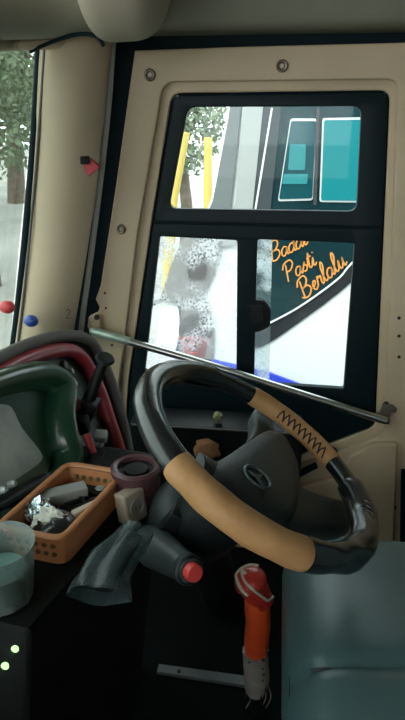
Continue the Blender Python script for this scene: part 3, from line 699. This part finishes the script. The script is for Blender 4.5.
# cords laid on the leather surface
from mathutils.bvhtree import BVHTree
def surf(px, py, y): return atY(px, py, y)
def onto(o, pts, lift=.001):
    wl_ = worldloc(o); me = o.data; tr = BVHTree.FromPolygons([v.co+wl_ for v in me.vertices], [tuple(p.vertices) for p in me.polygons]); out = []
    for q in smoothpath([Vector((a, b, 0)) for a, b in pts], 5):
        d = ray(q.x, q.y).normalized(); h = tr.ray_cast(CAM, d)
        if h[0] is not None: out.append(h[0]+h[1]*lift)
        else:
            near = tr.find_nearest(CAM+d*(out[-1]-CAM).length if out else CAM+d*1.25); out.append(near[0]+near[1]*lift)
    return out
for r_, pts in [(.0036, [(258, 567), (250, 564), (241, 566), (236, 572), (238, 582), (243, 591), (248, 595)]), (.0028, [(242, 568), (243, 578), (250, 587), (259, 594), (268, 600), (273, 596)])]:
    bm = bmesh.new(); tube(bm, onto(knob, pts), r_, 8); finish('binding_cord', bm, 'cord', knob)
bm = bmesh.new(); tube(bm, onto(sleeve, [(244, 652), (250, 655), (257, 656), (264, 654), (268, 650)], .0015), .0024, 8); finish('binding_cord', bm, 'cord', sleeve)
bm = bmesh.new()
for (x, y) in [(250, 662), (252, 667), (263, 660), (262, 668), (263, 674), (251, 676), (262, 680)]:
    box(bm, surf(x, y, T(x, y).y-.027), (.007, .004, .004), Matrix.Rotation(random.uniform(-.8, .8), 3, 'Y'))
finish('sleeve_marks', bm, 'dark', hb)
bm = bmesh.new()
for k in range(5):
    x = 248+k*5; tube(bm, smoothpath([surf(x, 685, T(x, 690).y-.02), surf(x+3, 697, T(x, 697).y-.024), surf(x-2, 708, T(x, 700).y-.02)], 4), .0014, 6)
finish('frayed_ties', bm, 'sleeve', hb)
bm = bmesh.new(); tube(bm, onto(pill, [(66, 311), (68, 309), (70, 311), (69, 314), (66, 318), (71, 318)], .0005), .0009, 6); finish('stamped_numeral', bm, 'dark', pill)
# metal strip on the floor
fs = atZ(158, 667, .012), atZ(247, 680, .012)
fp = empty('floor_strip', fs[0].lerp(fs[1], .5)*1.0, 'thin grey metal strip with a screw lying across the dark floor', 'metal strip')
bm = bmesh.new(); d = (fs[1]-fs[0]); per = Vector((-d.y, d.x, 0)).normalized()*.011; base = [fs[0]-per, fs[1]-per*1.2, fs[1]+per*1.2, fs[0]+per]
prism(bm, [Vector((q.x, q.y, .0005)) for q in base], [Vector((q.x, q.y, .010)) for q in base]); finish('strip', bm, 'strip', fp, smooth=False)
bm = bmesh.new(); q = atZ(179, 671, .011); lathe(bm, [(0, .003), (.004, .002), (.005, 0), (.005, -.002)], q, (0, 0, 1), 12); finish('screw', bm, 'dark', fp)
# pedals mat, dark
bm = bmesh.new(); box(bm, (-.14, 1.28, .20), (.10, .02, .14), Matrix.Rotation(-.5, 3, 'X'), .006); 
pd = empty('brake_pedal', (-.14, 1.28, 0), 'black foot pedal in the dark footwell behind the red lever', 'pedal'); finish('pad', bm, 'black', pd)
bm = bmesh.new(); tube(bm, [Vector((-.14, 1.295, .20)), Vector((-.14, 1.36, .10)), Vector((-.14, 1.40, -.001))], .01, 8); finish('arm', bm, 'black', pd)

# ================================================================ DRIVER SEAT
seat = empty('driver_seat', (.34, .80, 0), 'dark teal vinyl driver seat with a sewn crease across its cushion', 'seat')
def cushion(name, x0, x1, y0, y1, z0, z1, m_, crown=.02, nx=24, ny=24, rr=.05, tilt=0):
    bm = bmesh.new(); bmesh.ops.create_cube(bm, size=1)
    bmesh.ops.subdivide_edges(bm, edges=bm.edges, cuts=nx, use_grid_fill=True)
    hx, hy, hz = (x1-x0)/2, (y1-y0)/2, (z1-z0)/2; c = Vector(((x0+x1)/2, (y0+y1)/2, (z0+z1)/2))
    for v in bm.verts:
        p = Vector((v.co.x*2*hx, v.co.y*2*hy, v.co.z*2*hz))
        q = Vector((max(-hx+rr, min(hx-rr, p.x)), max(-hy+rr, min(hy-rr, p.y)), max(-hz+rr, min(hz-rr, p.z))))
        d = p-q
        if d.length > 1e-6: p = q+d.normalized()*rr
        if v.co.z > .2: p.z += crown*(1-(v.co.x*2)**2)*(1-(v.co.y*2)**2) + .004*noise.noise(Vector((p.x*6, p.y*6, 1)))
        crease = math.exp(-((c.y+p.y-.715-.05*p.x)/.010)**2)
        if v.co.z > .3: p.z -= .010*crease
        p.z += tilt*p.x
        v.co = c+p
    return finish(name, bm, m_, seat)
cushion('cushion', .036, .62, .42, 1.07, .32, .485, 'seat', .022, 40, 40, .085)
bm = bmesh.new(); tube(bm, smoothpath([Vector((.075, .704, .482)), Vector((.12, .706, .4885)), Vector((.3, .714, .494)), Vector((.5, .724, .489))], 8), .0022, 8); finish('crease_seam', bm, 'seatline', seat)
bm = bmesh.new(); box(bm, (.34, .75, .17), (.36, .40, .33), None, .02); finish('pedestal', bm, 'black', seat)
cushion('backrest', .60, .74, .44, 1.05, .42, 1.15, 'seat', .0, 20, 20, .05)

# ================================================================ OUTSIDE
GZ = -1.35
bm = bmesh.new(); box(bm, (0, 0, GZ-.05), (120, 120, .1)); struct(finish('ground', bm, 'ground', smooth=False)).name = 'floor_outside'
BY = 3.6
def N_(px, py, y=BY): q = atY(px, py, y); return Vector((q.x, q.z))
bus = empty('parked_bus', Vector((2.5, 4.8, GZ)), 'white and dark teal bus parked alongside, seen through the driver window', 'bus')
# body: side profile extruded in depth
prof = [N_(236, 60), N_(226, 120), N_(212, 200), N_(190, 245), N_(168, 275), N_(158, 320), N_(152, 390)]
prof = [Vector((p.x, p.y)) for p in prof]
full = prof + [Vector((prof[-1].x, -1.0)), Vector((7.5, -1.0)), Vector((7.5, 2.05)), Vector((prof[0].x+.25, 2.05))]
plate('body', [rounded(full, .12)], (0, BY+1.25, 0), (1, 0, 0), (0, 0, 1), 2.5, 'buswhite', bus, bev=.02)
def bp(name, px, m_, off=.006, th=.012, rad=0):
    l = [N_(*p, BY-off) for p in px]
    if rad: l = rounded(l, rad)
    return plate(name, [l], (0, BY-off, 0), (1, 0, 0), (0, 0, 1), th, m_, bus)
# dark teal livery
cur = smoothpath([Vector((*N_(*p), 0)) for p in [(246, 352), (268, 343), (292, 327), (317, 309), (338, 293), (352, 281), (400, 240)]], 5)
pts = [Vector((v.x, v.y)) for v in cur] + [Vector((7.4, cur[-1].y)), Vector((7.4, 1.95)), N_(268, 70), N_(255, 150), N_(246, 235), N_(240, 300)]
plate('dark_stripe', [pts], (0, BY-.004, 0), (1, 0, 0), (0, 0, 1), .014, 'busink', bus)
cur2 = smoothpath([Vector((*N_(*p), 0)) for p in [(246, 334), (270, 322), (296, 308), (321, 291), (340, 276), (352, 262), (400, 215)]], 5)
pts = [Vector((v.x, v.y)) for v in cur2] + [Vector((7.38, cur2[-1].y)), Vector((7.38, 1.93)), N_(271, 70), N_(259, 150), N_(250, 235), N_(244, 300)]
plate('teal_livery', [pts], (0, BY-.012, 0), (1, 0, 0), (0, 0, 1), .012, 'busteal', bus)
bm = bmesh.new(); tube(bm, [Vector((v.x, BY-.019, v.y)) for v in cur2], .010, 8, sy=.6); finish('pinstripe', bm, 'buswhite', bus)
# front pillar bands
bp('front_pillar', [(246, 60), (268, 60), (252, 215), (234, 245), (222, 245), (236, 200)], mat('pillar_white', (.30, .31, .30), .4), .018, .03)
bp('painted_pillar_shadow', [(266, 60), (286, 60), (270, 215), (252, 245), (246, 245), (252, 200)], 'busgrey', .018, .02)  # grey plate painting the shadow beside the front pillar
bp('windscreen_edge', [(237, 60), (246, 60), (230, 215), (222, 240), (196, 240), (213, 200), (228, 120)], mat('bus_screen', (.13, .145, .145), .3), .016, .02)
# windows
def buswin(q, m_, inner=None):
    l = [N_(*p, BY-.02) for p in q]; plate('window_trim', [rounded(grow(l, .013), .016)], (0, BY-.018, 0), (1, 0, 0), (0, 0, 1), .016, 'buswhite', bus)
    w = plate('side_window', [rounded(l, .012)], (0, BY-.024, 0), (1, 0, 0), (0, 0, 1), .016, m_, bus)
buswin([(291, 121), (316, 121), (312, 198), (279, 199)], 'buspane')
buswin([(324, 120), (392, 119), (392, 201), (321, 200)], 'buspane2')
bp('curtain', [(290, 144), (306, 144), (305, 170), (288, 170)], 'buscurtain', .034, .006, .01)
bp('curtain', [(322, 121.5), (323, 198)] [:0] or [(284, 174), (308, 174), (307, 184), (282, 184)], 'buscurtain', .034, .006, .005)
bm = bmesh.new(); tube(bm, [Vector((*N_(317.5, 108, BY-.03), 0)).xzy if False else atY(318, 108, BY-.03), atY(315, 205, BY-.03)], .010, 6); finish('window_post', bm, 'busink', bus)
bm = bmesh.new(); tube(bm, [atY(272, 108, BY-.03), atY(255, 212, BY-.03)], .006, 6); finish('edge_line', bm, 'buswhite', bus)
bp('blue_band', [(180, 352), (268, 372), (300, 384), (345, 391), (345, 400), (180, 400)], 'busblue', .012, .02)
bp('cowl_panel', [(172, 262), (186, 232), (224, 232), (219, 262), (206, 292), (186, 306), (160, 300)], mat('cowl_grey', (.17, .165, .155), .5), .012, .02, .03)
bp('cowl_panel', [(181, 304), (206, 298), (214, 330), (212, 372), (178, 372)], mat('cowl_grey', (.17, .165, .155), .5), .012, .02, .03)
# wheel arch arc and headlamp at the front end
bm = bmesh.new(); tube(bm, smoothpath([atY(a, b, BY-.01) for a, b in [(150, 305), (166, 299), (176, 300), (181, 312), (181, 335), (176, 356)]], 5), .013, 8); finish('cowl_line', bm, 'busink', bus)
bp('head_lamp', [(188, 254), (204, 252), (207, 262), (204, 280), (188, 278)], mat('lamp_smoked', (.035, .025, .022), .3), .030, .03, .03)
for x in (1.2, 5.6):
    bm = bmesh.new(); lathe(bm, [(0, .02), (.22, .02), (.26, 0), (.48, 0), (.5, -.04), (.5, -.22), (0, -.24)], (x, BY-.01, GZ+.5), (0, -1, 0), 40); finish('tyre', bm, 'rubber', bus)
# lettering
GL = {
 'a': (1.1, [[(.8, .9), (.4, 1), (.05, .6), (.1, .1), (.45, 0), (.8, .5), (.85, .95), (.8, .3), (.95, 0), (1.2, .25)]]),
 'd': (1.1, [[(.8, .9), (.4, 1), (.05, .6), (.1, .1), (.45, 0), (.8, .5), (.95, 2.1)], [(.95, 2.1), (.8, .4), (.95, 0), (1.2, .25)]]),
 'i': (.65, [[(0, .3), (.3, 1), (.2, .3), (.35, 0), (.7, .25)], [(.36, 1.5), (.42, 1.58)]]),
 'B': (1.6, [[(.3, 2), (.1, 0)], [(-.3, 1.6), (.1, 2.15), (1, 2.25), (1.25, 1.7), (.8, 1.2), (.3, 1.1)], [(.3, 1.1), (1.1, 1.05), (1.35, .5), (.8, 0), (.1, .05), (-.25, .35)]]),
 'P': (1.45, [[(.3, 2), (.1, 0)], [(-.3, 1.6), (.1, 2.15), (1, 2.25), (1.35, 1.7), (.9, 1.15), (.3, 1.1)]]),
 's': (.8, [[(0, .2), (.5, 1.1), (.42, .8), (.75, .4), (.5, 0), (.1, .1)]]),
 't': (.75, [[(0, .3), (.5, 1.8), (.3, .4), (.45, 0), (.8, .25)], [(.1, 1.25), (.8, 1.3)]]),
 'e': (.85, [[(0, .3), (.6, .7), (.5, 1), (.15, .7), (.15, .2), (.45, 0), (.9, .3)]]),
 'r': (.9, [[(0, .3), (.25, 1.15), (.35, .9), (.7, .98), (.6, .4), (.7, 0), (1, .25)]]),
 'l': (.7, [[(0, .3), (.6, 1.6), (.5, 2.15), (.25, 1.6), (.2, .4), (.4, 0), (.8, .3)]]),
 'u': (1.15, [[(0, .3), (.25, 1), (.15, .3), (.4, 0), (.75, .5), (.85, 1), (.8, .3), (.95, 0), (1.25, .25)]]),
}
def word(txt, pa, pb):
    a = N_(*pa, BY-.024); b = N_(*pb, BY-.024); wd = sum(GL[c][0] for c in txt); s = (b-a).length/wd
    d = (b-a).normalized(); u = Vector((-d.y, d.x)); bm = bmesh.new(); x = 0
    for c in txt:
        for st_ in GL[c][1]:
            q = smoothpath([Vector(((x+p[0]+.35*p[1])*s, p[1]*s*1.15, 0)) for p in st_], 4)
            tube(bm, [Vector((a.x+d.x*p.x+u.x*p.y, BY-.024, a.y+d.y*p.x+u.y*p.y)) for p in q], s*.105, 6, up=Vector((0, 1, 0)), sy=.5)
        x += GL[c][0]
    o = finish('lettering', bm, 'letter', bus); o['label'] = 'orange script word '+txt
word('Badai', (272, 262), (308, 244)); word('Pasti', (288, 282), (317, 264)); word('Berlalu', (305, 299), (347, 264))

# catch of the sliding pane
bm = bmesh.new(); P = [atY(a, b, 1.598) for a, b in [(251, 300), (264, 301), (271, 310), (270, 327), (257, 333), (247, 329), (247, 308)]]
prism(bm, P, [p+Vector((.0, .022, 0)) for p in P]); bmesh.ops.bevel(bm, geom=list(bm.edges), offset=.003, segments=2, affect='EDGES'); ltc = finish('catch', bm, 'black', win)
bm = bmesh.new(); P = [atY(a, b, 1.589) for a, b in [(249, 306), (262, 305), (264, 322), (252, 326)]]
prism(bm, P, [p+Vector((.0, .012, 0)) for p in P]); bmesh.ops.bevel(bm, geom=list(bm.edges), offset=.002, segments=2, affect='EDGES'); finish('catch_button', bm, 'leather', ltc)

# person standing between the buses
per = None
def person():
    HC_ = atY(195, 341, 2.95); ground = GZ
    hx, hy, hz = HC_
    sc = (hz+.11-GZ)/1.70*1.0
    J = {'pel': (0, 0, .92), 'ab': (0, 0, 1.08), 'ch': (0, .01, 1.30), 'nk': (0, 0, 1.46), 'hd0': (0, 0, 1.55)}
    vs = [(0, 0, .92, .13), (0, 0, 1.08, .12), (0, .01, 1.28, .14), (0, 0, 1.43, .065), (0, 0, 1.50, .055), (0, -.012, 1.58, .082), (0, -.005, 1.66, .08)]
    es = [(0, 1), (1, 2), (2, 3), (3, 4), (4, 5), (5, 6)]
    for s in (-1, 1):
        b0 = len(vs); vs += [(s*.17, 0, 1.38, .062), (s*.21, .01, 1.12, .045), (s*.22, -.05, .88, .034), (s*.22, -.07, .80, .036)]
        es += [(2, b0), (b0, b0+1), (b0+1, b0+2), (b0+2, b0+3)]
        b1 = len(vs); vs += [(s*.09, 0, .84, .095), (s*.10, -.01, .48, .062), (s*.10, .02, .09, .042), (s*.10, -.10, .04, .040)]
        es += [(0, b1), (b1, b1+1), (b1+1, b1+2), (b1+2, b1+3)]
        b2 = len(vs); hx_ = s*.22
        for k, (dx, dy, ln) in enumerate([(-.03, -.02, .06), (-.01, -.03, .085), (.006, -.03, .09), (.022, -.028, .08), (.036, -.02, .065)]):
            vs += [(hx_+dx*.6, -.085+dy*.3, .765, .011), (hx_+dx*.8, -.10+dy*.5, .765-ln*.55, .010), (hx_+dx*.8, -.095+dy*.4, .765-ln, .008)]
            b = len(vs)-3; es += [(b0+3, b), (b, b+1), (b+1, b+2)]
    me = bpy.data.meshes.new('person_body'); k = sc
    me.from_pydata([Vector((x, y, z))*k for x, y, z, r in vs], es, [])
    o = bpy.data.objects.new('tmp_person', me); COL.objects.link(o)
    m_ = o.modifiers.new('s', 'SKIN'); m2 = o.modifiers.new('u', 'SUBSURF'); m2.levels = 2; m2.render_levels = 2
    for d, (x, y, z, r) in zip(me.skin_vertices[0].data, vs): d.radius = (r*k, r*k)
    me.skin_vertices[0].data[0].use_root = True
    bpy.context.view_layer.update()
    me2 = bpy.data.meshes.new_from_object(o.evaluated_get(bpy.context.evaluated_depsgraph_get()))
    bpy.data.objects.remove(o)
    bm = bmesh.new(); bm.from_mesh(me2)
    base = Vector((hx, hy, GZ))
    root = empty('person', base, 'person with short dark hair in a blue shirt standing outside behind the wet pane', 'person')
    for v in bm.verts: v.co = v.co+base
    # nose, eye sockets and ears as part of the same skin surface
    for (p, r) in [((0, -.098, 1.600), .016), ((-.078, .0, 1.60), .013), ((.078, .0, 1.60), .013)]:
        q = bmesh.ops.create_icosphere(bm, subdivisions=2, radius=r*k, matrix=Matrix.Translation(base+Vector(p)*k)); 
    body = finish('body', bm, 'skin', root)
    for s in (-1, 1):
        bm = bmesh.new(); bmesh.ops.create_icosphere(bm, subdivisions=2, radius=.010*k, matrix=Matrix.Translation(base+Vector((s*.03, -.088, 1.62))*k)); finish('eye', bm, 'hair', root)
    bm = bmesh.new(); tube(bm, [base+Vector((-.024, -.092, 1.555))*k, base+Vector((0, -.098, 1.553))*k, base+Vector((.024, -.092, 1.555))*k], .004*k, 8); finish('mouth', bm, 'redleath', root)
    bm = bmesh.new(); lathe(bm, [(0, .075), (.04, .070), (.072, .045), (.086, .01), (.086, -.03), (.078, -.05)], base+Vector((0, .025, 1.645))*k, (0, .45, 1), 24); finish('hair', bm, 'hair', root)
    # shirt and trousers: swept shells over the body
    bm = bmesh.new(); tube(bm, [base+Vector(p)*k for p in [(0, 0, .86), (0, 0, 1.0), (0, 0, 1.15), (0, .005, 1.3), (0, 0, 1.40), (0, 0, 1.445)]], [.165*k, .155*k, .16*k, .185*k, .14*k, .075*k], 24, cap=False, up=Vector((0, 1, 0)), sy=1)
    for s in (-1, 1): tube(bm, [base+Vector(p)*k for p in [(s*.10, 0, 1.37), (s*.18, 0, 1.36), (s*.205, .01, 1.15)]], [.08*k, .078*k, .066*k], 16, cap=False)
    finish('shirt', bm, 'shirt', root)
    bm = bmesh.new()
    for s in (-1, 1): tube(bm, [base+Vector(p)*k for p in [(s*.06, 0, .93), (s*.09, 0, .82), (s*.10, -.01, .48), (s*.10, .015, .10)]], [.12*k, .115*k, .085*k, .07*k], 18, cap=False)
    finish('trousers', bm, 'trouser', root)
person()

# yellow post and trees
yf = empty('gate_frame', Vector((atY(195, 150, 7.5).x, 7.5, GZ)), 'yellow painted gate frame standing beyond the parked bus', 'gate')
pw = atY(208, 150, 7.5)
bm = bmesh.new(); tube(bm, [Vector((pw.x, 7.5, GZ)), Vector((pw.x, 7.5, 1.02))], .05, 12); finish('post', bm, 'yellow', yf)
pw2 = atY(172, 200, 7.5); pw3 = atY(184, 132, 7.5)
bm = bmesh.new(); tube(bm, [Vector((pw2.x-.12, 7.5, GZ)), Vector((pw2.x, 7.5, pw2.z)), Vector((pw3.x, 7.5, pw3.z))], .07, 12); finish('post', bm, 'yellow', yf)
bm = bmesh.new(); tube(bm, [Vector((pw2.x-.05, 7.5, -.5)), Vector((pw.x, 7.5, -.5))], .035, 10); finish('cross_bar', bm, 'yellow', yf)
def leafcloud(bm, c, R, n, size, rnd):
    for _ in range(n):
        while True:
            d = Vector([rnd.uniform(-1, 1) for _ in range(3)])
            if d.length < 1: break
        d = d.normalized()*(d.length**.4); p = c+Vector((d.x*R[0], d.y*R[1], d.z*R[2]))
        a = Vector([rnd.uniform(-1, 1) for _ in range(3)]).normalized(); b = a.orthogonal().normalized(); s = size*rnd.uniform(.6, 1.3)
        v = [bm.verts.new(p+a*s), bm.verts.new(p+b*s*.5), bm.verts.new(p-a*s), bm.verts.new(p-b*s*.5)]; bm.faces.new(v)
def tree(x, y, h, R, label, seed, n=900):
    rnd = random.Random(seed); root = empty('tree', (x, y, GZ), label, 'tree', 'trees around the parking ground')
    bm = bmesh.new(); top_ = Vector((x+rnd.uniform(-.2, .2), y, GZ+h*.6))
    tube(bm, [Vector((x, y, GZ)), Vector((x, y, GZ)).lerp(top_, .5)+Vector((.08, 0, 0)), top_], [R*.10, R*.07, R*.05], 10)
    for k in range(6):
        a = k*1.05+rnd.random(); e = top_+Vector((math.cos(a)*R*.6, math.sin(a)*R*.6, h*.2)); tube(bm, [top_-Vector((0, 0, h*.15)), e], [R*.04, R*.015], 6)
    finish('trunk', bm, 'bark', root)
    bm = bmesh.new()
    for k in range(7):
        a = k*.9+rnd.random(); r_ = R*.5*(k > 0); leafcloud(bm, top_+Vector((math.cos(a)*r_, math.sin(a)*r_, rnd.uniform(-.1, .3)*h)), (R*.55, R*.55, h*.22), n//7*3, R*.045, rnd)
    finish('foliage', bm, 'leaf', root, smooth=False)
tree(-1.45, 9.6, 4.4, 1.3, 'loose grey-green tree seen past the front of the parked bus', 3, 2600)
tree(-4.6, 9.4, 4.6, 1.3, 'bushy tree seen through the windscreen nearest the pillar', 4, 2000)
tree(-8.3, 13.0, 5.0, 2.0, 'bushy tree seen through the windscreen at the picture edge', 5, 2000)
tree(-8.4, 19.5, 6.4, 3.0, 'tall pale tree rising behind the others beyond the windscreen', 6, 1800)
print('objects', len(bpy.data.objects))
